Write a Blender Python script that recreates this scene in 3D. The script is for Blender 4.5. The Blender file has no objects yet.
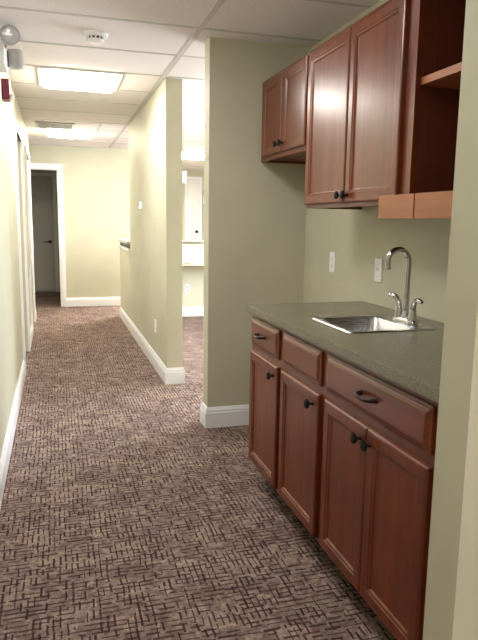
import bpy, bmesh, math, random
from mathutils import Vector, Matrix
random.seed(7)
S = bpy.context.scene
C = S.collection

# ------------------------------------------------------------------ helpers
def tag(o, label=None, cat=None, group=None, kind=None):
    if label: o['label'] = label
    if cat: o['category'] = cat
    if group: o['group'] = group
    if kind: o['kind'] = kind
    return o

def thing(name, label, cat, loc=(0, 0, 0), group=None):
    o = bpy.data.objects.new(name, None)
    o.empty_display_size = 0.05
    C.objects.link(o)
    o.location = loc
    return tag(o, label, cat, group)

def obj(name, bm, mat, parent=None, smooth=None, bevel=0.0):
    """link one bmesh (built in world coordinates) as ONE object, its origin at its base"""
    bmesh.ops.recalc_face_normals(bm, faces=bm.faces)
    co = [v.co.copy() for v in bm.verts]
    lo = Vector([min(c[i] for c in co) for i in range(3)])
    hi = Vector([max(c[i] for c in co) for i in range(3)])
    org = Vector(((lo.x + hi.x) / 2, (lo.y + hi.y) / 2, lo.z))
    for v in bm.verts: v.co -= org
    me = bpy.data.meshes.new(name)
    bm.to_mesh(me); bm.free()
    me.materials.append(mat)
    o = bpy.data.objects.new(name, me)
    C.objects.link(o)
    if smooth is not None:
        for p in me.polygons: p.use_smooth = True
        try: me.set_sharp_from_angle(angle=math.radians(smooth))
        except Exception: pass
    if bevel:
        m = o.modifiers.new('bevel', 'BEVEL'); m.width = bevel; m.segments = 2; m.limit_method = 'ANGLE'
        m.angle_limit = math.radians(40)
    pw = Vector((0, 0, 0))
    if parent is not None:
        o.parent = parent
        q = parent
        while q is not None:
            pw += q.location; q = q.parent
    o.location = org - pw
    return o

def box(bm, x0, x1, y0, y1, z0, z1):
    vs = [bm.verts.new((x, y, z)) for x in (x0, x1) for y in (y0, y1) for z in (z0, z1)]
    for f in ((0, 1, 3, 2), (4, 6, 7, 5), (0, 4, 5, 1), (2, 3, 7, 6), (0, 2, 6, 4), (1, 5, 7, 3)):
        bm.faces.new([vs[i] for i in f])
    return bm

def bx(*boxes):
    bm = bmesh.new()
    for b in boxes: box(bm, *b)
    return bm

def struct(name, bm, mat, parent=None, **k):
    o = obj(name, bm, mat, parent, **k)
    if parent is None: o['kind'] = 'structure'
    return o

def lathe(bm, prof, origin, axis, seg=20):
    """prof: list of (radius, distance along axis)"""
    axis = Vector(axis).normalized()
    a = axis.orthogonal().normalized(); b = axis.cross(a)
    origin = Vector(origin); rings = []
    for r, d in prof:
        if r < 1e-6: rings.append([bm.verts.new(origin + axis * d)])
        else: rings.append([bm.verts.new(origin + axis * d + (a * math.cos(t) + b * math.sin(t)) * r)
                            for t in [2 * math.pi * i / seg for i in range(seg)]])
    for p, q in zip(rings, rings[1:]):
        for i in range(seg):
            j = (i + 1) % seg
            if len(p) == 1 and len(q) == 1: continue
            if len(p) == 1: bm.faces.new((p[0], q[j], q[i]))
            elif len(q) == 1: bm.faces.new((p[i], p[j], q[0]))
            else: bm.faces.new((p[i], p[j], q[j], q[i]))
    if len(rings[0]) > 1: bm.faces.new(rings[0])
    if len(rings[-1]) > 1: bm.faces.new(rings[-1])
    return bm

def tube(bm, pts, rad, seg=12, flat=None):
    """swept tube; rad a number or one per point; flat squeezes the section along world z"""
    pts = [Vector(p) for p in pts]
    rads = rad if isinstance(rad, (list, tuple)) else [rad] * len(pts)
    t0 = (pts[1] - pts[0]).normalized(); n = t0.orthogonal().normalized(); rings = []
    for i, p in enumerate(pts):
        t = (pts[min(i + 1, len(pts) - 1)] - pts[max(i - 1, 0)]).normalized()
        n = (n - t * n.dot(t)).normalized(); b = t.cross(n)
        ring = []
        for k in range(seg):
            w = 2 * math.pi * k / seg
            d = (n * math.cos(w) + b * math.sin(w)) * rads[i]
            if flat: d.z *= flat
            ring.append(bm.verts.new(p + d))
        rings.append(ring)
    for p, q in zip(rings, rings[1:]):
        for i in range(seg):
            j = (i + 1) % seg
            bm.faces.new((p[i], p[j], q[j], q[i]))
    bm.faces.new(rings[0]); bm.faces.new(rings[-1])
    return bm

def bez(p0, p1, p2, p3, n=10):
    p0, p1, p2, p3 = map(Vector, (p0, p1, p2, p3))
    return [p0 * (1 - t) ** 3 + p1 * 3 * t * (1 - t) ** 2 + p2 * 3 * t * t * (1 - t) + p3 * t ** 3 for t in [i / n for i in range(n + 1)]]

def front_panel(x, y0, y1, z0, z1, loops):
    """door or drawer front in the plane x, facing -x; loops = (inset, depth behind the face)"""
    bm = bmesh.new(); prev = None
    for ins, d in loops:
        r = [bm.verts.new((x + d, yy, zz)) for yy, zz in ((y0 + ins, z0 + ins), (y1 - ins, z0 + ins), (y1 - ins, z1 - ins), (y0 + ins, z1 - ins))]
        if prev is None: bm.faces.new(r)
        else:
            for i in range(4): bm.faces.new((prev[i], prev[(i + 1) % 4], r[(i + 1) % 4], r[i]))
        prev = r
    bm.faces.new(prev)
    return bm

T = 0.019
def door_loops(fr=0.057):
    return [(0, T), (0, 0.005), (0.004, 0.0012), (0.009, 0.0), (fr - 0.016, 0.0), (fr - 0.012, 0.0035), (fr - 0.006, 0.0040), (fr - 0.001, 0.0095), (fr, 0.0098)]
DRAWER = [(0, T), (0, 0.010), (0.004, 0.008), (0.010, 0.007), (0.013, 0.0045), (0.021, 0.0005), (0.024, 0.0)]

def extrude_profile(bm, prof, a, b, out, ma=0, mb=0):
    """sweep a 2D profile [(offset outwards, z)] along the straight line a-b (xy); out = outward normal (xy)"""
    # ma / mb: +1 mitres an outside corner at that end, 0 is a square end
    d = (Vector(b) - Vector(a)).normalized()
    ra = [bm.verts.new((a[0] + out[0] * o - d.x * o * ma, a[1] + out[1] * o - d.y * o * ma, z)) for o, z in prof]
    rb = [bm.verts.new((b[0] + out[0] * o + d.x * o * mb, b[1] + out[1] * o + d.y * o * mb, z)) for o, z in prof]
    n = len(prof)
    for i in range(n):
        j = (i + 1) % n
        bm.faces.new((ra[i], ra[j], rb[j], rb[i]))
    bm.faces.new(ra); bm.faces.new(rb)
    return bm

BASEP = [(0, 0), (0.017, 0), (0.017, 0.098), (0.0135, 0.103), (0.0135, 0.116), (0.010, 0.122), (0.006, 0.131), (0.004, 0.135), (0, 0.135)]

# ------------------------------------------------------------------ materials
def srgb(r, g, b):
    f = lambda c: (c / 255) / 12.92 if c / 255 <= 0.04045 else ((c / 255 + 0.055) / 1.055) ** 2.4
    return (f(r), f(g), f(b), 1)

class M:
    """small node builder"""
    def __init__(s, name):
        s.m = bpy.data.materials.new(name); s.m.use_nodes = True
        s.t = s.m.node_tree; s.n = s.t.nodes; s.l = s.t.links
        s.b = s.n['Principled BSDF']
        s.tc = s.n.new('ShaderNodeTexCoord')
    def node(s, typ, ins=None, **kw):
        d = s.n.new(typ)
        for k, v in kw.items(): setattr(d, k, v)
        for k, v in (ins or {}).items():
            if hasattr(v, 'is_linked') or isinstance(v, bpy.types.NodeSocket): s.l.new(v, d.inputs[k])
            else: d.inputs[k].default_value = v
        return d
    def math(s, op, a, b=None, c=None):
        ins = {0: a}
        if b is not None: ins[1] = b
        if c is not None: ins[2] = c
        return s.node('ShaderNodeMath', ins, operation=op).outputs[0]
    def mapping(s, scale, src='Object', loc=(0, 0, 0)):
        return s.node('ShaderNodeMapping', {'Vector': s.tc.outputs[src], 'Scale': scale, 'Location': loc}).outputs[0]
    def noise(s, vec, scale, detail=3, rough=0.55):
        return s.node('ShaderNodeTexNoise', {'Vector': vec, 'Scale': scale, 'Detail': detail, 'Roughness': rough})
    def ramp(s, fac, stops):
        r = s.n.new('ShaderNodeValToRGB'); e = r.color_ramp.elements
        while len(e) < len(stops): e.new(0.5)
        for k, (p, c) in zip(e, stops): k.position = p; k.color = c
        s.l.new(fac, r.inputs[0]); return r.outputs[0]
    def mix(s, fac, a, b, mode='MIX'):
        d = s.n.new('ShaderNodeMix'); d.data_type = 'RGBA'; d.blend_type = mode
        for k, v in ((0, fac), (6, a), (7, b)):
            if isinstance(v, bpy.types.NodeSocket): s.l.new(v, d.inputs[k])
            else: d.inputs[k].default_value = v
        return d.outputs[2]
    def set(s, **kw):
        for k, v in kw.items():
            k = k.replace('_', ' ')
            if isinstance(v, bpy.types.NodeSocket): s.l.new(v, s.b.inputs[k])
            else: s.b.inputs[k].default_value = v
        return s
    def bump(s, h, strength=0.2, dist=0.002):
        b = s.node('ShaderNodeBump', {'Height': h, 'Strength': strength, 'Distance': dist})
        s.l.new(b.outputs[0], s.b.inputs['Normal']); return s

def paint(name, col, rough=0.6, var=0.03, bump=0.08):
    m = M(name); n = m.noise(m.tc.outputs['Object'], 3.0, 4)
    c2 = tuple(max(0, c * (1 - var * 2)) for c in col[:3]) + (1,)
    c1 = tuple(min(1, c * (1 + var)) for c in col[:3]) + (1,)
    m.set(Base_Color=m.ramp(n.outputs['Fac'], [(0.3, c2), (0.7, c1)]), Roughness=rough)
    f = m.noise(m.tc.outputs['Object'], 220, 2)
    if bump: m.bump(f.outputs['Fac'], bump, 0.001)
    return m.m

def plain(name, col, rough=0.4, metal=0.0, **kw):
    m = M(name); n = m.noise(m.tc.outputs['Object'], 40, 2)
    m.set(Base_Color=m.mix(m.math('MULTIPLY', n.outputs['Fac'], 0.12), col, (0, 0, 0, 1)), Roughness=rough, Metallic=metal, **kw)
    return m.m

def wood(name, dark, light, axis='z', rough=0.3, coat=0.24):
    m = M(name)
    sc = {'z': (14, 14, 0.9), 'y': (14, 0.9, 14)}[axis]
    v = m.mapping(sc, 'Object')
    info = m.node('ShaderNodeObjectInfo').outputs['Random']
    vv = m.node('ShaderNodeVectorMath', {0: v, 1: m.node('ShaderNodeCombineXYZ', {0: m.math('MULTIPLY', info, 37.0), 1: m.math('MULTIPLY', info, 11.0), 2: 0.0}).outputs[0]}, operation='ADD').outputs[0]
    a = m.noise(vv, 1.6, 5, 0.62)
    fine = m.noise(m.mapping(tuple(k * 6 for k in sc), 'Object'), 2.0, 3)
    blot = m.noise(m.tc.outputs['Object'], 5.0, 3)
    f = m.math('ADD', m.math('MULTIPLY', a.outputs['Fac'], 0.6), m.math('ADD', m.math('MULTIPLY', fine.outputs['Fac'], 0.2), m.math('MULTIPLY', blot.outputs['Fac'], 0.25)))
    m.set(Base_Color=m.ramp(f, [(0.36, dark), (0.68, light)]), Roughness=rough, Coat_Weight=coat, Coat_Roughness=0.22)
    m.bump(fine.outputs['Fac'], 0.04, 0.0006)
    return m.m

WALL = paint('sage_beige_paint', srgb(199, 196, 174), 0.55)
WHITE = paint('white_trim_paint', srgb(242, 244, 248), 0.35, 0.01, 0.02)
DOORW = paint('white_door_paint', srgb(228, 228, 226), 0.4, 0.01, 0.02)
GREYD = paint('grey_door_paint', srgb(196, 194, 190), 0.45, 0.01, 0.02)
CHERRY = wood('cherry_stained_maple', srgb(84, 32, 13), srgb(128, 59, 25), 'z')
CHERRY_H = wood('cherry_stained_maple_horizontal', srgb(84, 32, 13), srgb(128, 59, 25), 'y')
CHERRY_L = wood('light_cherry_board', srgb(150, 88, 54), srgb(178, 112, 70), 'y', 0.4, 0.15)
INSIDE = wood('brown_cabinet_interior', srgb(92, 46, 32), srgb(120, 62, 44), 'z', 0.5, 0.0)
BRONZE = plain('oil_rubbed_bronze', srgb(42, 36, 34), 0.32, 0.7)
CHROME = plain('polished_chrome', srgb(196, 196, 200), 0.08, 1.0)
STEEL = None
PLASTIC = plain('white_plastic', srgb(250, 250, 250), 0.35)
GREYP = plain('grey_plastic', srgb(176, 174, 172), 0.4)
BLACK = plain('black_plastic', srgb(22, 22, 22), 0.4)
MAROON = plain('maroon_plastic', srgb(120, 24, 48), 0.4)
CREAM = plain('cream_laminate', srgb(240, 232, 205), 0.35)
LAMGREY = plain('pale_grey_laminate', srgb(190, 190, 182), 0.35)
TOE = plain('black_toe_kick_vinyl', srgb(30, 26, 26), 0.6)

m = M('brushed_steel')
br = m.noise(m.mapping((4, 160, 160)), 2.0, 3)
m.set(Base_Color=srgb(205, 206, 208), Metallic=1.0, Roughness=m.math('ADD', 0.2, m.math('MULTIPLY', br.outputs['Fac'], 0.16)))
STEEL = m.m

m = M('clear_lamp_lens')
m.set(Base_Color=srgb(235, 235, 240), Roughness=0.08, Transmission_Weight=0.45, IOR=1.45)
LENS = m.m

m = M('window_glass')
m.set(Base_Color=srgb(205, 216, 202), Roughness=0.1, Transmission_Weight=0.0, IOR=1.45)
GLASS = m.m

m = M('speckled_laminate')
v1 = m.node('ShaderNodeTexVoronoi', {'Vector': m.tc.outputs['Object'], 'Scale': 420.0})
n1 = m.noise(m.tc.outputs['Object'], 260, 3)
c = m.ramp(n1.outputs['Fac'], [(0.36, srgb(86, 80, 66)), (0.52, srgb(118, 112, 92)), (0.66, srgb(148, 141, 120))])
c = m.mix(0.35, c, m.ramp(v1.outputs['Color'], [(0.1, srgb(80, 76, 62)), (0.9, srgb(164, 160, 140))]))
m.set(Base_Color=c, Roughness=0.26)
LAMINATE = m.m

m = M('ceiling_tile')
n = m.noise(m.tc.outputs['Object'], 130, 4, 0.7); n2 = m.noise(m.tc.outputs['Object'], 1.2, 2)
c = m.ramp(n.outputs['Fac'], [(0.34, srgb(214, 206, 206)), (0.5, srgb(242, 236, 237))])
m.set(Base_Color=m.mix(m.math('MULTIPLY', n2.outputs['Fac'], 0.1), c, srgb(190, 182, 174)), Roughness=0.9)
m.bump(n.outputs['Fac'], 0.25, 0.002)
TILE = m.m
TEE = plain('ceiling_grid_enamel', srgb(205, 202, 198), 0.5)

# woven carpet: short dark dashes running both ways over a mauve-tan ground
m = M('woven_carpet')
P = m.tc.outputs['Object']
wob = m.noise(P, 9.0, 2)
off = m.node('ShaderNodeVectorMath', {0: wob.outputs['Color'], 1: (0.5, 0.5, 0.5)}, operation='SUBTRACT').outputs[0]
off = m.node('ShaderNodeVectorMath', {0: off, 1: (0.012, 0.012, 0.0)}, operation='MULTIPLY').outputs[0]
W = m.node('ShaderNodeVectorMath', {0: P, 1: off}, operation='ADD').outputs[0]
sep = m.node('ShaderNodeSeparateXYZ', {0: W}).outputs
def dashes(across, along, pitch, length, width, seed):
    u = m.math('DIVIDE', across, pitch); col = m.math('FLOOR', u)
    r1 = m.node('ShaderNodeTexWhiteNoise', {'Vector': m.node('ShaderNodeCombineXYZ', {0: col, 1: seed, 2: 0.0}).outputs[0]}, noise_dimensions='3D').outputs['Value']
    v = m.math('ADD', m.math('DIVIDE', along, length), m.math('MULTIPLY', r1, 9.0)); row = m.math('FLOOR', v)
    wn = m.node('ShaderNodeTexWhiteNoise', {'Vector': m.node('ShaderNodeCombineXYZ', {0: col, 1: row, 2: seed}).outputs[0]}, noise_dimensions='3D')
    r2 = wn.outputs['Value']
    sc = m.node('ShaderNodeSeparateColor', {0: wn.outputs['Color']}).outputs
    fu = m.math('ABSOLUTE', m.math('SUBTRACT', m.math('FRACT', u), m.math('ADD', 0.35, m.math('MULTIPLY', sc[0], 0.3))))
    fv = m.math('ABSOLUTE', m.math('SUBTRACT', m.math('FRACT', v), 0.5))
    line = m.math('LESS_THAN', fu, m.math('MULTIPLY', width, m.math('ADD', 0.6, m.math('MULTIPLY', sc[1], 0.7))))
    ln = m.math('LESS_THAN', fv, m.math('ADD', 0.30, m.math('MULTIPLY', sc[2], 0.22)))
    return m.math('MULTIPLY', line, ln), r2
va, vr = dashes(sep[0], sep[1], 0.0215, 0.064, 0.16, 3.0)
ha, hr = dashes(sep[1], sep[0], 0.0255, 0.074, 0.165, 8.0)
cl = m.node('ShaderNodeTexVoronoi', {'Vector': m.node('ShaderNodeVectorMath', {0: W, 1: (8.5, 11.0, 1.0)}, operation='MULTIPLY').outputs[0], 'Scale': 1.0}).outputs['Color']
cl = m.node('ShaderNodeSeparateColor', {0: cl}).outputs[0]
vert = m.math('MULTIPLY', va, m.math('LESS_THAN', vr, m.math('ADD', 0.22, m.math('MULTIPLY', cl, 0.85))))
hori = m.math('MULTIPLY', ha, m.math('LESS_THAN', hr, m.math('SUBTRACT', 1.05, m.math('MULTIPLY', cl, 0.65))))
grain = m.noise(P, 260, 2); patch = m.noise(P, 42, 4, 0.7)
ground = m.ramp(patch.outputs['Fac'], [(0.3, srgb(88, 70, 68)), (0.5, srgb(144, 123, 116)), (0.68, srgb(192, 173, 160))])
ground = m.mix(m.math('MULTIPLY', m.math('ABSOLUTE', m.math('SUBTRACT', cl, 0.5)), 0.7), ground, m.mix(m.math('GREATER_THAN', cl, 0.5), srgb(112, 92, 84), srgb(196, 178, 158)))
ground = m.mix(m.math('MULTIPLY', grain.outputs['Fac'], 0.55), ground, srgb(86, 70, 66))
vcol = m.ramp(vr, [(0.0, srgb(40, 26, 26)), (0.35, srgb(72, 38, 40)), (0.6, srgb(50, 38, 46)), (0.9, srgb(84, 52, 48))])
hcol = m.ramp(hr, [(0.0, srgb(48, 36, 36)), (0.5, srgb(76, 50, 46)), (0.9, srgb(42, 30, 30))])
c = m.mix(m.math('MULTIPLY', hori, 0.85), ground, hcol)
c = m.mix(m.math('MULTIPLY', vert, 0.92), c, vcol)
m.set(Base_Color=c, Roughness=0.95, Specular_IOR_Level=0.15)
hgt = m.math('SUBTRACT', m.math('MULTIPLY', grain.outputs['Fac'], 0.6), m.math('MULTIPLY', m.math('MAXIMUM', vert, hori), 0.5))
m.bump(hgt, 0.5, 0.004)
CARPET = m.m

def lit(strength, col=(1.0, 0.95, 0.85, 1)):
    m = M('lit_diffuser')
    e = m.node('ShaderNodeEmission', {'Color': col, 'Strength': strength})
    m.l.new(e.outputs[0], m.n['Material Output'].inputs[0])
    return m.m

# ------------------------------------------------------------------ measures
H = 2.385
XL = -0.30                 # hall's left wall
XM0, XM1 = 0.834, 0.963    # wall between hall and reception
XA = 0.902                 # end of the kitchenette's far wall
XW = 1.5425                # kitchenette back wall
YA = 3.702                 # kitchenette far wall
YE = 9.66                  # end of the hall
PY0, PY1 = 1.150, 1.268    # wall end next to the camera
XP = 0.900

# ------------------------------------------------------------------ room shell
struct('floor', bx((-1.7, 4.3, -2.2, 13.2, -0.06, 0)), CARPET)
struct('ceiling', bx((-1.7, 4.3, -2.2, 13.2, H, H + 0.06)), TILE)
DZ = 2.045
struct('wall_left', bx((-0.42, XL, -2.1, 5.47, 0, H), (-0.42, XL, 6.38, 7.35, 0, H), (-0.42, XL, 8.26, 8.62, 0, H),
                       (-0.42, XL, 5.47, 6.38, DZ, H), (-0.42, XL, 7.35, 8.26, DZ, H)), WALL)
struct('wall_kitchen_end', bx((XA, 4.2, YA, YA + 0.125, 0, H)), WALL)
struct('wall_right', bx((XW, XW + 0.12, PY1, YA, 0, H)), WALL)
struct('wall_near', bx((XP, 2.3, PY0, PY1, 0, H)), WALL)
struct('wall_middle', bx((XM0, XM1, 4.824, 7.30, 0, H)), WALL)
struct('wall_half', bx((XM0, XM1, 7.30, 8.54, 0, 0.955)), WALL)
struct('wall_end', bx((0.062, 1.32, YE, YE + 0.12, 0, H), (-0.852, 0.062, YE, YE + 0.12, 2.055, H), (-1.6, -0.852, YE, YE + 0.12, 0, H)), WALL)
struct('wall_corridor', bx((-1.7, -1.6, 8.5, YE + 0.12, 0, H), (-1.6, -0.42, 8.5, 8.62, 0, H)), WALL)
struct('wall_store', bx((0.12, 0.22, YE + 0.12, 11.75, 0, H), (-1.1, 0.12, 11.65, 11.75, 0, H), (-1.2, -1.1, YE + 0.12, 11.75, 0, H)), WALL)
struct('wall_desk', bx((XM1, 4.2, 8.35, 8.46, 0, 1.0)), WALL)
struct('wall_reception_left', bx((1.22, 1.32, YE + 0.12, 13.0, 0, H)), WALL)
struct('wall_reception_far', bx((1.22, 4.3, 13.0, 13.1, 0, H)), WALL)
struct('wall_reception_right', bx((4.2, 4.3, YA, 13.0, 0, H)), WALL)
struct('wall_back', bx((-0.42, 2.4, -2.2, -2.1, 0, H)), WALL)
struct('wall_back_right', bx((2.3, 2.4, -2.1, PY1, 0, H)), WALL)

def base(name, *runs):
    bm = bmesh.new()
    for r in runs: extrude_profile(bm, BASEP, *r)
    return struct(name, bm, WHITE)
base('baseboard_left', ((XL, -2.1), (XL, 5.40), (1, 0)), ((XL, 6.45), (XL, 7.28), (1, 0)), ((XL, 8.33), (XL, 8.62), (1, 0), 0, 1), ((XL, 8.62), (-0.42, 8.62), (0, 1), 1, 0))
base('baseboard_middle', ((XM0, 4.824), (XM0, 8.54), (-1, 0), 1, 0), ((XM0, 4.824), (XM1, 4.824), (0, -1), 1, 1), ((XM1, 4.824), (XM1, 8.35), (1, 0), 1, 0))
base('baseboard_kitchen_end', ((XA, YA), (XW, YA), (0, -1), 1, 0), ((XA, YA), (XA, YA + 0.125), (-1, 0), 1, 1), ((XA, YA + 0.125), (4.2, YA + 0.125), (0, 1), 1, 0))
base('baseboard_end', ((0.125, YE), (1.32, YE), (0, -1)), ((-1.6, YE), (-0.92, YE), (0, -1)))
base('baseboard_desk', ((XM1, 8.35), (4.2, 8.35), (0, -1)))
base('baseboard_right', ((XW, 2.90), (XW, YA), (-1, 0)))
base('baseboard_near', ((XP - 0.0, PY0), (2.3, PY0), (0, -1)))

# ceiling grid: tees in rows of 0.61 m, wall angles
ROW0 = 3.556
rows = [ROW0 + 0.6096 * k for k in range(-9, 16)]
bm = bmesh.new()
for y in rows: box(bm, XL, 4.2, y - 0.012, y + 0.012, H - 0.003, H)
for x, w in ((0.812, 0.018), (2.033, 0.012), (3.252, 0.012)): box(bm, x - w, x + w, -2.1, 13.0, H - 0.0035, H)
for k in (-6, -2, 2, 6, 7):                      # short cross tees beside lights and vent
    for x in (-0.094, 0.526): box(bm, x - 0.01, x + 0.01, ROW0 + 0.6096 * k, ROW0 + 0.6096 * (k + 1), H - 0.0032, H)
struct('trim_1', bm, TEE)['label'] = 'white metal tee grid of the tiled ceiling'

def casing(name, axis, pos, a, b, top, w=0.066, t=0.02):
    """door casing on a wall face; axis 'x': wall face at x=pos facing +x; 'y': wall face at y=pos facing -y"""
    bm = bmesh.new()
    for u0, u1, z0, z1 in ((a - w, a, 0, top + w), (b, b + w, 0, top + w), (a, b, top, top + w)):
        for s, k in ((0, 1.0), (0.014, 1.35)):
            if axis == 'x': box(bm, pos, pos + t * k * 0.75, u0 + (s if u1 - u0 < 0.1 else 0), u1 - (s if u1 - u0 < 0.1 else 0), z0, z1 - (s if z0 == 0 else 0) )
            else: box(bm, u0 + (s if u1 - u0 < 0.1 else 0), u1 - (s if u1 - u0 < 0.1 else 0), pos - t * k * 0.75, pos, z0, z1 - (s if z0 == 0 else 0))
    return struct(name, bm, WHITE)
casing('trim_2', 'x', XL, 5.47, 6.38, DZ)
casing('trim_3', 'x', XL, 7.35, 8.26, DZ)
casing('trim_4', 'y', YE, -0.852, 0.062, 2.055)
struct('trim_5', bx((0.042, 0.062, YE, YE + 0.12, 0, 2.055), (-0.852, -0.832, YE, YE + 0.12, 0, 2.055), (-0.832, 0.042, YE, YE + 0.12, 2.035, 2.055)), WHITE)

def lever(parent, at, out, along):
    at, out, along = Vector(at), Vector(out), Vector(along)
    bm = lathe(bmesh.new(), [(0.03, 0), (0.03, 0.006), (0.012, 0.010), (0.010, 0.045)], at, out)
    tube(bm, [at + out * 0.045, at + out * 0.047 + along * 0.05, at + out * 0.043 + along * 0.12], [0.010, 0.009, 0.008])
    return obj('door_handle', bm, BRONZE, parent, smooth=40)

d = struct('door_1', bx((-0.385, -0.345, 5.475, 6.375, 0.008, DZ - 0.003)), DOORW)
lever(d, (-0.345, 5.545, 0.96), (1, 0, 0), (0, 1, 0))
d = struct('door_2', bx((-0.385, -0.345, 7.355, 8.255, 0.008, DZ - 0.003)), DOORW)
lever(d, (-0.345, 7.425, 0.96), (1, 0, 0), (0, 1, 0))
d = struct('door_3', bx((-0.93, -0.035, 11.605, 11.65, 0.03, 2.06)), GREYD)
lever(d, (-0.10, 11.605, 0.915), (0, -1, 0), (-1, 0, 0))
casing('trim_6', 'y', 11.65, -0.96, -0.03, 2.07, 0.06, 0.015)
d = struct('door_4', bx((2.70, 2.965, 12.955, 13.0, 0.01, 2.19)), DOORW)
bm = lathe(bmesh.new(), [(0.03, 0), (0.03, 0.006), (0.011, 0.012), (0.011, 0.03), (0.026, 0.042), (0.028, 0.055), (0.018, 0.066), (0, 0.068)], (2.89, 12.955, 1.10), (0, -1, 0))
obj('door_handle', bm, BRONZE, d, smooth=40)
casing('trim_7', 'y', 13.0, 2.70, 2.965, 2.195, 0.05)
# narrow sidelight window beside the reception door
w = struct('window_1', bx((3.02, 3.05, 12.97, 13.0, 0.90, 1.98), (3.41, 3.44, 12.97, 13.0, 0.90, 1.98), (3.05, 3.41, 12.97, 13.0, 1.94, 1.98), (3.05, 3.41, 12.97, 13.0, 0.90, 0.94)), GREYP)
obj('window_pane', bx((3.05, 3.41, 12.985, 12.995, 0.94, 1.94)), GLASS, w)
# added glowing window, out of view, brightens the left wall through the gap
w = struct('added_window_2', bx((4.15, 4.2, 4.92, 4.98, 0.9, 2.15), (4.15, 4.2, 6.96, 7.02, 0.9, 2.15), (4.15, 4.2, 4.98, 6.96, 2.09, 2.15), (4.13, 4.2, 4.98, 6.96, 0.9, 0.96), (4.16, 4.2, 5.955, 5.985, 0.96, 2.09)), WHITE)
obj('window_pane', bx((4.185, 4.198, 4.98, 5.955, 0.96, 2.09), (4.185, 4.198, 5.985, 6.96, 0.96, 2.09)), lit(38, (0.88, 0.94, 1.0, 1)), w)

# added glowing window, unseen behind the camera, lights the near wall end
w = struct('added_window_3', bx((0.85, 0.91, -2.1, -2.05, 0.9, 2.15), (2.14, 2.2, -2.1, -2.05, 0.9, 2.15), (0.91, 2.14, -2.1, -2.05, 2.09, 2.15), (0.91, 2.14, -2.1, -2.03, 0.9, 0.96)), WHITE)
obj('window_pane', bx((0.91, 2.14, -2.098, -2.085, 0.96, 2.09)), lit(10, (1.0, 0.95, 0.86, 1)), w)

# ------------------------------------------------------------------ ceiling things
def ceiling_light(label, x0, y0, strength, col=(1.0, 0.955, 0.88, 1), ly=0.6, group='recessed ceiling lights'):
    x1, y1 = x0 + 0.6, y0 + ly
    t = thing('ceiling_light', label, 'ceiling light', ((x0 + x1) / 2, (y0 + y1) / 2, H - 0.02), group)
    a = 0.028; z0, z1 = H - 0.012, H
    obj('frame', bx((x0, x1, y0, y0 + a, z0, z1), (x0, x1, y1 - a, y1, z0, z1), (x0, x0 + a, y0 + a, y1 - a, z0, z1), (x1 - a, x1, y0 + a, y1 - a, z0, z1)), PLASTIC, t)
    bm = bmesh.new(); prev = None
    for ins, z in ((a, H - 0.004), (a + 0.004, H - 0.030), (a + 0.03, H - 0.042)):
        r = [bm.verts.new(p) for p in ((x0 + ins, y0 + ins, z), (x1 - ins, y0 + ins, z), (x1 - ins, y1 - ins, z), (x0 + ins, y1 - ins, z))]
        if prev:
            for i in range(4): bm.faces.new((prev[i], prev[(i + 1) % 4], r[(i + 1) % 4], r[i]))
        else: bm.faces.new(r)
        prev = r
    bm.faces.new(prev)
    obj('diffuser', bm, lit(strength, col), t)
    return t
ceiling_light('square lit ceiling light over the hall, the larger and nearer one in view', -0.086, ROW0 + 0.6096 * 2 + 0.005, 33)
ceiling_light('smaller lit ceiling light near the end wall with the doorway', -0.086, ROW0 + 0.6096 * 7 + 0.005, 44, (1.0, 0.90, 0.69, 1))
ceiling_light('lit ceiling light above the camera end of the hall', -0.086, ROW0 - 0.6096 * 2 + 0.005, 19, (1.0, 0.97, 0.93, 1))
ceiling_light('lit ceiling light behind the camera', -0.086, ROW0 - 0.6096 * 6 + 0.005, 12)
ceiling_light('lit ceiling light in the room seen through the gap between two walls', 1.90, 9.25, 110, (1.0, 0.955, 0.88, 1), 1.2)
ceiling_light('added fill light on the reception ceiling, unseen behind the dividing wall', 1.43, ROW0 + 0.6096 * 4 + 0.005, 30)  # unseen lamp added to brighten the desk and the gap floor

# air vent
t = thing('ceiling_vent', 'grey louvred air vent in the ceiling beside the far hall light', 'air vent', (0.03, 7.61, H - 0.015))
x0, x1, y0, y1 = -0.18, 0.25, 7.375, 7.805
obj('frame', bx((x0, x1, y0, y0 + 0.03, H - 0.014, H), (x0, x1, y1 - 0.03, y1, H - 0.014, H), (x0, x0 + 0.03, y0 + 0.03, y1 - 0.03, H - 0.014, H), (x1 - 0.03, x1, y0 + 0.03, y1 - 0.03, H - 0.014, H)), GREYP, t)
obj('backing', bx((x0 + 0.03, x1 - 0.03, y0 + 0.03, y1 - 0.03, H - 0.004, H)), BLACK, t)
for k in range(9):
    yy = y0 + 0.045 + k * 0.0415
    bm = bmesh.new()
    vs = [bm.verts.new(p) for p in ((x0 + 0.03, yy, H - 0.005), (x1 - 0.03, yy, H - 0.005), (x1 - 0.03, yy + 0.022, H - 0.016), (x0 + 0.03, yy + 0.022, H - 0.016))]
    f = bm.faces.new(vs)
    r = bmesh.ops.extrude_face_region(bm, geom=[f])
    for v in [g for g in r['geom'] if isinstance(g, bmesh.types.BMVert)]: v.co.z += 0.002
    obj('slat', bm, GREYP, t)

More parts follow.
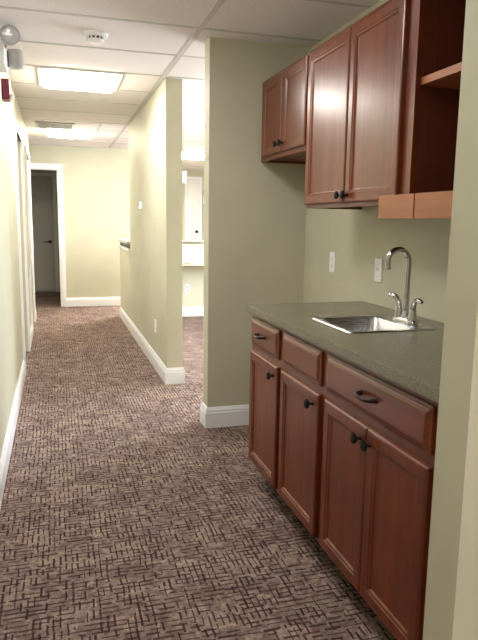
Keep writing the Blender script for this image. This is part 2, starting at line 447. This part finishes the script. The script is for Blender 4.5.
# smoke detector
t = thing('smoke_detector', 'round white smoke detector on the ceiling tiles in front of the hall light', 'smoke detector', (0.256, 3.86, H - 0.055))
bm = lathe(bmesh.new(), [(0.072, 0.0), (0.074, 0.006), (0.070, 0.018), (0.052, 0.022)], (0.256, 3.86, H), (0, 0, -1), 28)
obj('base_plate', bm, PLASTIC, t, smooth=35)
bm = lathe(bmesh.new(), [(0.046, 0.022), (0.046, 0.036)], (0.256, 3.86, H), (0, 0, -1), 28)
g = obj('vent_ring', bm, BLACK, t, smooth=35)
for k in range(12):
    a = 2 * math.pi * k / 12
    tube_bm = bx((0.256 + 0.047 * math.cos(a) - 0.004, 0.256 + 0.047 * math.cos(a) + 0.004, 3.86 + 0.047 * math.sin(a) - 0.004, 3.86 + 0.047 * math.sin(a) + 0.004, H - 0.036, H - 0.022))
    obj('rib', tube_bm, PLASTIC, g)
bm = lathe(bmesh.new(), [(0.052, 0.036), (0.050, 0.042), (0.036, 0.050), (0.0, 0.052)], (0.256, 3.86, H), (0, 0, -1), 28)
obj('cap', bm, PLASTIC, t, smooth=35)

# fire sprinkler
t = thing('fire_sprinkler', 'tiny white sprinkler head on the ceiling behind the far hall light', 'sprinkler', (0.235, 8.70, H - 0.045))
obj('escutcheon', lathe(bmesh.new(), [(0.036, 0), (0.034, 0.006), (0.014, 0.010), (0.012, 0.03)], (0.235, 8.70, H), (0, 0, -1)), PLASTIC, t, smooth=35)
obj('deflector', lathe(bmesh.new(), [(0.006, 0.03), (0.006, 0.038), (0.020, 0.040), (0.020, 0.043)], (0.235, 8.70, H), (0, 0, -1)), CHROME, t, smooth=35)

# emergency light on the left wall: housing and two round heads
t = thing('emergency_light', 'twin headed emergency light with clear round lens high on the left wall', 'emergency light', (XL, 4.0, 2.19))
obj('housing', bx((XL, -0.245, 3.88, 4.16, 2.19, 2.30)), PLASTIC, t, bevel=0.008)
def lamp_head(p, d, aim_lens):
    p = Vector(p); d = Vector(d).normalized()
    bm = lathe(bmesh.new(), [(0.012, -0.088), (0.034, -0.086), (0.043, -0.078), (0.046, -0.066), (0.047, 0.0), (0.052, 0.004), (0.052, 0.014), (0.047, 0.014), (0.040, 0.002), (0.012, -0.03), (0.0, -0.03)], p, d, 24)
    h = obj('lamp_head', bm, GREYP, t, smooth=35)
    obj('reflector', lathe(bmesh.new(), [(0.046, 0.011), (0.036, -0.005), (0.015, -0.022), (0.0, -0.024)], p, d, 24), CHROME, h, smooth=50)
    obj('lens', lathe(bmesh.new(), [(0.046, 0.010), (0.044, 0.018), (0.030, 0.026), (0.0, 0.030)], p, d, 24), LENS, h, smooth=35)
    obj('bulb', lathe(bmesh.new(), [(0.006, -0.03), (0.008, -0.01), (0.006, 0.0), (0.0, 0.002)], p, d, 12), CHROME, h, smooth=35)
    return h
lamp_head((-0.208, 3.80, 2.316), (0.12, -1, -0.1), True)
lamp_head((-0.196, 4.13, 2.238), (0.08, 0.22, -0.97), False)
obj('bracket', tube(bmesh.new(), [(-0.25, 3.93, 2.28), (-0.225, 3.90, 2.30), (-0.212, 3.855, 2.316)], 0.009), GREYP, t, smooth=40)
obj('bracket', tube(bmesh.new(), [(-0.25, 4.11, 2.28), (-0.225, 4.12, 2.30), (-0.204, 4.135, 2.30)], 0.009), GREYP, t, smooth=40)

# fire alarm strobe on the left wall
t = thing('fire_alarm_strobe', 'maroon fire alarm box with white strobe lens high on the left wall', 'fire alarm', (XL, 4.40, 2.06))
obj('body', bx((XL - 0.002, -0.252, 4.33, 4.46, 2.07, 2.195)), MAROON, t, bevel=0.008)
obj('strobe_lens', lathe(bmesh.new(), [(0.020, 0), (0.020, 0.010), (0.014, 0.022), (0.0, 0.025)], (-0.254, 4.365, 2.088), (1, -0.1, 0), 18), PLASTIC, t, smooth=40)

# ------------------------------------------------------------------ hardware
def knob(parent, x, y, z):
    bm = lathe(bmesh.new(), [(0.009, 0), (0.008, 0.003), (0.0055, 0.008), (0.0055, 0.013), (0.0145, 0.018), (0.0185, 0.023), (0.0175, 0.029), (0.010, 0.033), (0, 0.0335)], (x, y, z), (-1, 0, 0), 18)
    return obj('knob', bm, BRONZE, parent, smooth=40)
def pull(parent, x, y, z, w=0.096):
    bm = bmesh.new()
    a = w / 2
    pts = [(x, y - a, z), (x - 0.016, y - a + 0.004, z), (x - 0.026, y - a * 0.62, z - 0.003), (x - 0.029, y, z - 0.005), (x - 0.026, y + a * 0.62, z - 0.003), (x - 0.016, y + a - 0.004, z), (x, y + a, z)]
    path = []
    for i in range(len(pts) - 1):
        for k in range(4):
            path.append(Vector(pts[i]).lerp(Vector(pts[i + 1]), k / 4))
    path.append(Vector(pts[-1]))
    n = len(path)
    tube(bm, path, [0.0052 + 0.0022 * abs(math.cos(math.pi * i / (n - 1))) for i in range(n)], 10)
    for s in (-1, 1): lathe(bm, [(0.010, 0), (0.009, 0.004), (0.006, 0.006)], (x, y + s * a, z), (-1, 0, 0), 14)
    return obj('drawer_pull', bm, BRONZE, parent, smooth=45)

# ------------------------------------------------------------------ base cabinets
DF = 0.915          # face of doors and drawers
FF = DF + T         # face frame
ZT = 0.876
def base_cabinet(label, y0, y1, fronts_drawer, fronts_door, left_open_end=False):
    t = thing('base_cabinet', label, 'base cabinet', ((FF + XW) / 2, (y0 + y1) / 2, 0), 'cherry base cabinets')
    # carcass of boards
    obj('carcass', bx((FF + 0.02, XW - 0.002, y0, y0 + 0.016, 0.10, ZT), (FF + 0.02, XW - 0.002, y1 - 0.016, y1, 0.10, ZT),
                      (FF + 0.02, XW - 0.002, y0 + 0.016, y1 - 0.016, 0.10, 0.116), (XW - 0.012, XW - 0.002, y0 + 0.016, y1 - 0.016, 0.116, ZT)), CHERRY, t)
    obj('toe_kick', bx((FF + 0.075, FF + 0.088, y0, y1, 0, 0.10), (FF + 0.088, XW - 0.002, y1 - 0.016, y1, 0, 0.10)), TOE, t)
    st = 0.038
    ya, yb = fronts_drawer[0], fronts_drawer[1]
    obj('face_frame', bx((FF, FF + 0.02, y0, ya + 0.012, 0.10, ZT), (FF, FF + 0.02, yb - 0.012, y1, 0.10, ZT),
                         (FF, FF + 0.02, ya + 0.012, yb - 0.012, ZT - 0.032, ZT), (FF, FF + 0.02, ya + 0.012, yb - 0.012, 0.684, 0.724),
                         (FF, FF + 0.02, ya + 0.012, yb - 0.012, 0.10, 0.132)), CHERRY, t)
    dr = obj('drawer', front_panel(DF, ya, yb, 0.719, 0.851, DRAWER), CHERRY_H, t)
    if fronts_drawer[2]: pull(dr, DF, (ya + yb) / 2 + fronts_drawer[3], 0.788)
    for a, b, ky in fronts_door:
        d = obj('door', front_panel(DF, a, b, 0.117, 0.686, door_loops()), CHERRY, t)
        knob(d, DF, ky, 0.640)
    return t
base_cabinet('narrow cherry base cabinet at the far end of the counter, with drawer pull', 2.452, 2.883, (2.478, 2.866, True, 0.015), [(2.472, 2.868, 2.515)])
base_cabinet('cherry base cabinet in the middle, its drawer front without a pull', 2.000, 2.452, (2.024, 2.424, False, 0), [(2.024, 2.430, 2.075)])
base_cabinet('wide cherry base cabinet with two doors beside the near wall end', 1.269, 2.000, (1.323, 1.972, True, 0.0), [(1.650, 1.974, 1.689), (1.318, 1.646, 1.622)])

# ------------------------------------------------------------------ countertop with sink cut-out
SX0, SX1, SY0, SY1 = 1.035, 1.415, 2.025, 2.395
t = thing('countertop', 'long speckled olive grey laminate countertop with the bar sink set in it', 'countertop', ((0.9015 + XW) / 2, 2.08, ZT))
CX0, CX1, CY0, CY1 = 0.9015, XW - 0.001, 1.2695, 2.889
bm = bmesh.new()
hx0, hx1, hy0, hy1 = SX0 + 0.012, SX1 - 0.012, SY0 + 0.012, SY1 - 0.012
xs = [CX0, hx0, hx1, CX1]; ys = [CY0, hy0, hy1, CY1]
top = {}; bot = {}
for i, x in enumerate(xs):
    for j, y in enumerate(ys):
        top[i, j] = bm.verts.new((x, y, 0.914)); bot[i, j] = bm.verts.new((x, y, ZT))
for i in range(3):
    for j in range(3):
        if i == 1 and j == 1: continue
        bm.faces.new((top[i, j], top[i + 1, j], top[i + 1, j + 1], top[i, j + 1]))
        bm.faces.new((bot[i, j], bot[i, j + 1], bot[i + 1, j + 1], bot[i + 1, j]))
def wallq(a, b): bm.faces.new((top[a], top[b], bot[b], bot[a]))
for k in range(3):
    wallq((k, 0), (k + 1, 0)); wallq((k, 3), (k + 1, 3)); wallq((0, k), (0, k + 1)); wallq((3, k), (3, k + 1))
for a, b in (((1, 1), (2, 1)), ((2, 1), (2, 2)), ((2, 2), (1, 2)), ((1, 2), (1, 1))): wallq(a, b)
obj('slab', bm, LAMINATE, t, bevel=0.003)

# ------------------------------------------------------------------ bar sink
def rrect(x0, x1, y0, y1, r, z, n=5):
    pts = []
    for cx, cy, a0 in ((x1 - r, y1 - r, 0), (x0 + r, y1 - r, 90), (x0 + r, y0 + r, 180), (x1 - r, y0 + r, 270)):
        for k in range(n + 1):
            a = math.radians(a0 + 90 * k / n); pts.append((cx + r * math.cos(a), cy + r * math.sin(a), z))
    return pts
t = thing('bar_sink', 'small square stainless steel bar sink set in the countertop', 'sink', ((SX0 + SX1) / 2, (SY0 + SY1) / 2, 0.76))
bx0, bx1, by0, by1 = SX0 + 0.028, SX1 - 0.088, SY0 + 0.028, SY1 - 0.028
loops = [rrect(SX0, SX1, SY0, SY1, 0.02, 0.9142), rrect(SX0 + 0.003, SX1 - 0.003, SY0 + 0.003, SY1 - 0.003, 0.02, 0.9185), rrect(SX0 + 0.012, SX1 - 0.012, SY0 + 0.012, SY1 - 0.012, 0.018, 0.9185),
         rrect(SX0 + 0.016, SX1 - 0.016, SY0 + 0.016, SY1 - 0.016, 0.017, 0.9165),
         rrect(bx0 - 0.004, bx1 + 0.004, by0 - 0.004, by1 + 0.004, 0.042, 0.9165), rrect(bx0, bx1, by0, by1, 0.04, 0.913), rrect(bx0 + 0.006, bx1 - 0.006, by0 + 0.006, by1 - 0.006, 0.045, 0.79),
         rrect(bx0 + 0.022, bx1 - 0.022, by0 + 0.022, by1 - 0.022, 0.04, 0.768), rrect(bx0 + 0.09, bx1 - 0.09, by0 + 0.09, by1 - 0.09, 0.03, 0.764)]
bm = bmesh.new(); prev = None
for lp in loops:
    r = [bm.verts.new(p) for p in lp]
    if prev:
        for i in range(len(r)):
            j = (i + 1) % len(r); bm.faces.new((prev[i], prev[j], r[j], r[i]))
    prev = r
bm.faces.new(prev)
bas = obj('basin', bm, STEEL, t, smooth=50)
cxs, cys = (bx0 + bx1) / 2, (by0 + by1) / 2
obj('drain', lathe(bmesh.new(), [(0.042, 0.0), (0.042, 0.003), (0.034, 0.004), (0.03, 0.001), (0.0, 0.001)], (cxs, cys, 0.7642), (0, 0, 1), 24), CHROME, t, smooth=40)

# ------------------------------------------------------------------ faucet
FX, FY, FZ = 1.368, 2.190, 0.9165
t = thing('faucet', 'chrome gooseneck faucet with two lever handles behind the sink basin', 'faucet', (FX, FY, FZ))
bm = bmesh.new(); prev = None
for lp in (rrect(FX - 0.024, FX + 0.024, FY - 0.078, FY + 0.078, 0.023, FZ, 6), rrect(FX - 0.024, FX + 0.024, FY - 0.078, FY + 0.078, 0.023, FZ + 0.012, 6), rrect(FX - 0.019, FX + 0.019, FY - 0.072, FY + 0.072, 0.019, FZ + 0.02, 6)):
    r = [bm.verts.new(p) for p in lp]
    if prev:
        for i in range(len(r)):
            j = (i + 1) % len(r); bm.faces.new((prev[i], prev[j], r[j], r[i]))
    else: bm.faces.new(r)
    prev = r
bm.faces.new(prev)
obj('base_plate', bm, CHROME, t, smooth=40)
R_ = 0.046; ztop = FZ + 0.255
path = [(FX, FY, FZ + 0.015), (FX, FY, FZ + 0.05), (FX, FY, ztop - 0.06), (FX, FY, ztop)]
for k in range(1, 15):
    a = math.radians(190 * k / 14)
    path.append((FX - R_ + R_ * math.cos(a), FY + 0.004 * k / 14, ztop + R_ * math.sin(a)))
lx, ly, lz = path[-1]
path.append((lx + 0.001, ly, lz - 0.014)); path.append((lx + 0.003, ly, lz - 0.026))
sp = obj('spout', tube(bmesh.new(), path, [0.012] * 2 + [0.0108] * (len(path) - 4) + [0.011, 0.0128], 16), CHROME, t, smooth=50)
obj('spout_collar', lathe(bmesh.new(), [(0.02, 0.018), (0.018, 0.03), (0.014, 0.04), (0.0125, 0.052), (0.0098, 0.054)], (FX, FY, FZ), (0, 0, 1), 20), CHROME, t, smooth=40)
for s in (-1, 1):
    hy = FY + s * 0.052
    bm = lathe(bmesh.new(), [(0.021, 0.018), (0.020, 0.030), (0.0155, 0.045), (0.015, 0.056), (0.012, 0.064), (0.0, 0.066)], (FX, hy, FZ), (0, 0, 1), 20)
    reach = 0.088 if s < 0 else 0.058
    pts = bez((FX, hy, FZ + 0.055), (FX, hy + s * 0.004, FZ + 0.098), (FX - 0.008, hy + s * 0.024, FZ + 0.112), (FX - 0.018, hy + s * reach, FZ + 0.104), 10)
    tube(bm, pts, [0.013, 0.0125, 0.0115, 0.0105, 0.010, 0.0098, 0.0098, 0.010, 0.0105, 0.010, 0.006], 12)
    obj('handle', bm, CHROME, t, smooth=50)

# ------------------------------------------------------------------ upper cabinets
UF = 1.2345          # face frames
UD = UF - T          # door faces
UZ = 2.152
def upper_cabinet(label, y0, y1, z0, doors, doorz, knobz, knobys):
    t = thing('upper_cabinet', label, 'wall cabinet', ((UF + XW) / 2, (y0 + y1) / 2, z0), 'cherry wall cabinets')
    obj('carcass', bx((UF + 0.02, XW - 0.001, y0, y0 + 0.016, z0, UZ), (UF + 0.02, XW - 0.001, y1 - 0.016, y1, z0, UZ),
                      (UF + 0.02, XW - 0.001, y0 + 0.016, y1 - 0.016, z0 + 0.012, z0 + 0.028), (UF + 0.02, XW - 0.001, y0 + 0.016, y1 - 0.016, UZ - 0.016, UZ),
                      (XW - 0.012, XW - 0.001, y0 + 0.016, y1 - 0.016, z0 + 0.028, UZ - 0.016)), CHERRY, t)
    lo, hi = min(d[0] for d in doors), max(d[1] for d in doors)
    obj('face_frame', bx((UF, UF + 0.02, y0, lo + 0.012, z0, UZ), (UF, UF + 0.02, hi - 0.012, y1, z0, UZ),
                         (UF, UF + 0.02, lo + 0.012, hi - 0.012, z0, z0 + 0.036), (UF, UF + 0.02, lo + 0.012, hi - 0.012, UZ - 0.036, UZ)), CHERRY, t)
    for (a, b), ky in zip(doors, knobys):
        d = obj('door', front_panel(UD, a, b, doorz[0], doorz[1], door_loops()), CHERRY, t)
        knob(d, UD, ky, knobz)
    return t
upper_cabinet('short cherry wall cabinet hung higher in the far corner, no counter below it', 2.957, 3.701, 1.683, [(3.322, 3.655), (2.972, 3.310)], (1.708, 2.134), 1.752, (3.352, 3.280))
upper_cabinet('tall two door cherry wall cabinet with shiny doors above the sink counter', 2.030, 2.957, 1.390, [(2.498, 2.946), (2.062, 2.490)], (1.407, 2.134), 1.440, (2.522, 2.464))
# open shelf unit with its doors missing
t = thing('open_shelf_cabinet', 'open doorless cherry wall cabinet with one shelf beside the near wall end', 'wall cabinet', ((UF + XW) / 2, 1.65, 1.39))
y0, y1, z0 = 1.2695, 2.030, 1.390
obj('carcass', bx((UF + 0.02, XW - 0.001, y0, y0 + 0.016, z0, UZ), (UF + 0.02, XW - 0.001, y1 - 0.016, y1, z0, UZ),
                  (UF + 0.02, XW - 0.012, y0 + 0.016, y1 - 0.016, z0 + 0.012, z0 + 0.028), (UF + 0.02, XW - 0.012, y0 + 0.016, y1 - 0.016, UZ - 0.016, UZ),
                  (XW - 0.012, XW - 0.001, y0 + 0.016, y1 - 0.016, z0, UZ)), INSIDE, t)
obj('face_frame', bx((UF, UF + 0.02, y0, y0 + 0.04, z0, UZ), (UF, UF + 0.02, 1.998, y1, z0, UZ), (UF, UF + 0.02, y0 + 0.04, 1.998, z0, z0 + 0.036), (UF, UF + 0.02, y0 + 0.04, 1.998, UZ - 0.036, UZ)), CHERRY, t)
obj('shelf', bx((UF + 0.021, XW - 0.013, y0 + 0.017, y1 - 0.017, 1.804, 1.830)), CHERRY_L, t)
# board nailed across the bottom
t = thing('valance_board', 'light cherry board fixed across the bottom of the open cabinet', 'board', (UD - 0.02, 1.72, 1.335))
obj('board', bx((UD - 0.016, UD + T, 1.2695, 1.905, 1.338, 1.424)), CHERRY_L, t, bevel=0.001)
obj('board', bx((UD - 0.019, UD - 0.001, 1.906, 2.150, 1.338, 1.4235)), CHERRY_L, t, bevel=0.001)

# ------------------------------------------------------------------ plates on walls
def plate_x(name, label, cat, x, sgn, y, z, kind, w=0.072, h=0.116):
    """plate on a wall face at x, facing sgn*x"""
    t = thing(name, label, cat, (x, y, z - h / 2))
    a, b = sorted((x, x + sgn * 0.006))
    obj('plate', bx((a, b, y - w / 2, y + w / 2, z - h / 2, z + h / 2)), PLASTIC, t, bevel=0.002)
    if kind == 'outlet':
        for dz in (-0.021, 0.021):
            f = obj('receptacle', lathe(bmesh.new(), [(0.0165, 0.005), (0.0165, 0.008), (0, 0.008)], (x, y, z + dz), (sgn, 0, 0), 18), PLASTIC, t)
            q0, q1 = sorted((x + sgn * 0.0075, x + sgn * 0.0085))
            obj('slot', bx((q0, q1, y - 0.0075, y - 0.0055, z + dz - 0.003, z + dz + 0.007), (q0, q1, y + 0.0055, y + 0.0075, z + dz - 0.003, z + dz + 0.007), (q0, q1, y - 0.002, y + 0.002, z + dz - 0.011, z + dz - 0.007)), BLACK, f)
    else:
        q0, q1 = sorted((x + sgn * 0.005, x + sgn * 0.016))
        obj('toggle', bx((q0, q1, y - 0.005, y + 0.005, z - 0.002, z + 0.012)), PLASTIC, t, bevel=0.002)
        for dz in (-0.03, 0.03):
            obj('screw', lathe(bmesh.new(), [(0.003, 0.005), (0.0028, 0.0075), (0, 0.0075)], (x, y, z + dz), (sgn, 0, 0), 10), GREYP, t)
    return t
plate_x('wall_outlet', 'white outlet plate on the back wall left of the faucet, above the far counter end', 'outlet', XW, -1, 3.272, 1.094, 'outlet')
plate_x('light_switch', 'white switch plate on the back wall just behind the faucet spout', 'light switch', XW, -1, 2.735, 1.088, 'switch')
plate_x('wall_outlet', 'white outlet low on the dividing wall above its white baseboard', 'outlet', XM0, -1, 5.40, 0.385, 'outlet')
t = thing('thermostat', 'small white thermostat high on the dividing wall along the hall', 'thermostat', (XM0, 6.26, 1.425))
obj('body', bx((XM0 - 0.028, XM0 + 0.002, 6.215, 6.305, 1.425, 1.505)), PLASTIC, t, bevel=0.006)
obj('display', bx((XM0 - 0.0295, XM0 - 0.0275, 6.235, 6.285, 1.462, 1.492)), GREYP, t)
# outlet under the reception desk
t = thing('wall_outlet', 'white outlet on the low wall under the reception desk', 'outlet', (1.735, 8.35, 0.33))
obj('plate', bx((1.699, 1.771, 8.344, 8.35, 0.327, 0.443)), PLASTIC, t, bevel=0.002)
for dz in (-0.021, 0.021):
    obj('receptacle', lathe(bmesh.new(), [(0.0165, 0.005), (0.0165, 0.008), (0, 0.008)], (1.735, 8.35, 0.385 + dz), (0, -1, 0), 18), GREYP, t)

# ------------------------------------------------------------------ reception furniture
t = thing('reception_counter', 'pale transaction countertop on the half wall at the far end of the dividing wall', 'counter', (0.95, 7.95, 0.955))
obj('ledge', bx((0.822, 1.05, 7.302, 8.56, 0.955, 0.985)), WHITE, t, bevel=0.003)
obj('countertop', bx((0.795, 1.20, 7.302, 8.62, 1.040, 1.072)), LAMGREY, t, bevel=0.003)
obj('riser', bx((0.835, 0.94, 7.35, 8.50, 0.985, 1.040)), BLACK, t)
t = thing('reception_desk', 'cream built-in desk with drawer against the low wall, seen through the gap', 'desk', (2.2, 8.15, 0.72))
obj('desktop', bx((1.24, 4.19, 7.92, 8.46, 1.028, 1.058)), LAMINATE, t, bevel=0.002)
obj('apron', bx((1.24, 4.19, 7.955, 8.349, 0.735, 1.028)), CREAM, t)
for k in range(4):
    a = 1.32 + k * 0.70
    dr = obj('drawer', bx((a, a + 0.68, 7.937, 7.955, 0.745, 0.985)), CREAM, t, bevel=0.003)
    cx = a + 0.34 - (0.0)
    obj('drawer_pull', tube(bmesh.new(), [(cx - 0.05, 7.937, 0.775), (cx - 0.046, 7.918, 0.775), (cx + 0.046, 7.918, 0.775), (cx + 0.05, 7.937, 0.775)], 0.005, 8), BRONZE, dr)
# small white wall box beside the far door, box hung from the ceiling
t = thing('wall_box', 'small white box mounted beside the tall white door seen through the gap', 'box', (3.09, 12.96, 1.68))
obj('body', bx((3.04, 3.14, 12.935, 12.985, 1.68, 1.85)), PLASTIC, t, bevel=0.008)
obj('handle', tube(bmesh.new(), [(3.065, 12.937, 1.695), (3.065, 12.915, 1.715), (3.065, 12.915, 1.815), (3.065, 12.937, 1.835)], 0.016, 10), PLASTIC, t, smooth=50)
t = thing('ceiling_sign', 'small white box hung from the ceiling, seen through the gap between walls', 'sign', (2.0, 10.9, 1.9))
obj('sign_box', bx((2.06, 2.42, 11.70, 11.76, 2.03, 2.25)), PLASTIC, t, bevel=0.006)
obj('stem', bx((2.22, 2.26, 11.715, 11.745, 2.25, H)), PLASTIC, t)

# ------------------------------------------------------------------ camera
h_, yaw, pitch, roll, fpx = 1.3173, 0.2902, 0.1588, 0.0144, 612.53
F = Vector((math.sin(yaw) * math.cos(pitch), math.cos(yaw) * math.cos(pitch), -math.sin(pitch)))
R0 = Vector((math.cos(yaw), -math.sin(yaw), 0)); U0 = R0.cross(F)
R = R0 * math.cos(roll) + U0 * math.sin(roll); U = U0 * math.cos(roll) - R0 * math.sin(roll)
cam = bpy.data.cameras.new('camera'); co = bpy.data.objects.new('camera', cam); C.objects.link(co)
co.matrix_world = Matrix(((R.x, U.x, -F.x, 0), (R.y, U.y, -F.y, 0), (R.z, U.z, -F.z, h_), (0, 0, 0, 1)))
cam.sensor_fit = 'VERTICAL'; cam.sensor_height = 36.0; cam.sensor_width = 27.0
cam.lens = fpx / 640 * 36.0; cam.clip_start = 0.02
S.camera = co

w = bpy.data.worlds.new('world'); S.world = w; w.use_nodes = True
w.node_tree.nodes['Background'].inputs[0].default_value = (0.8, 0.85, 0.9, 1)
w.node_tree.nodes['Background'].inputs[1].default_value = 0.3
S.view_settings.view_transform = 'Standard'; S.view_settings.look = 'None'
S.view_settings.exposure = 0.0; S.view_settings.gamma = 1.0; S.view_settings.use_curve_mapping = False
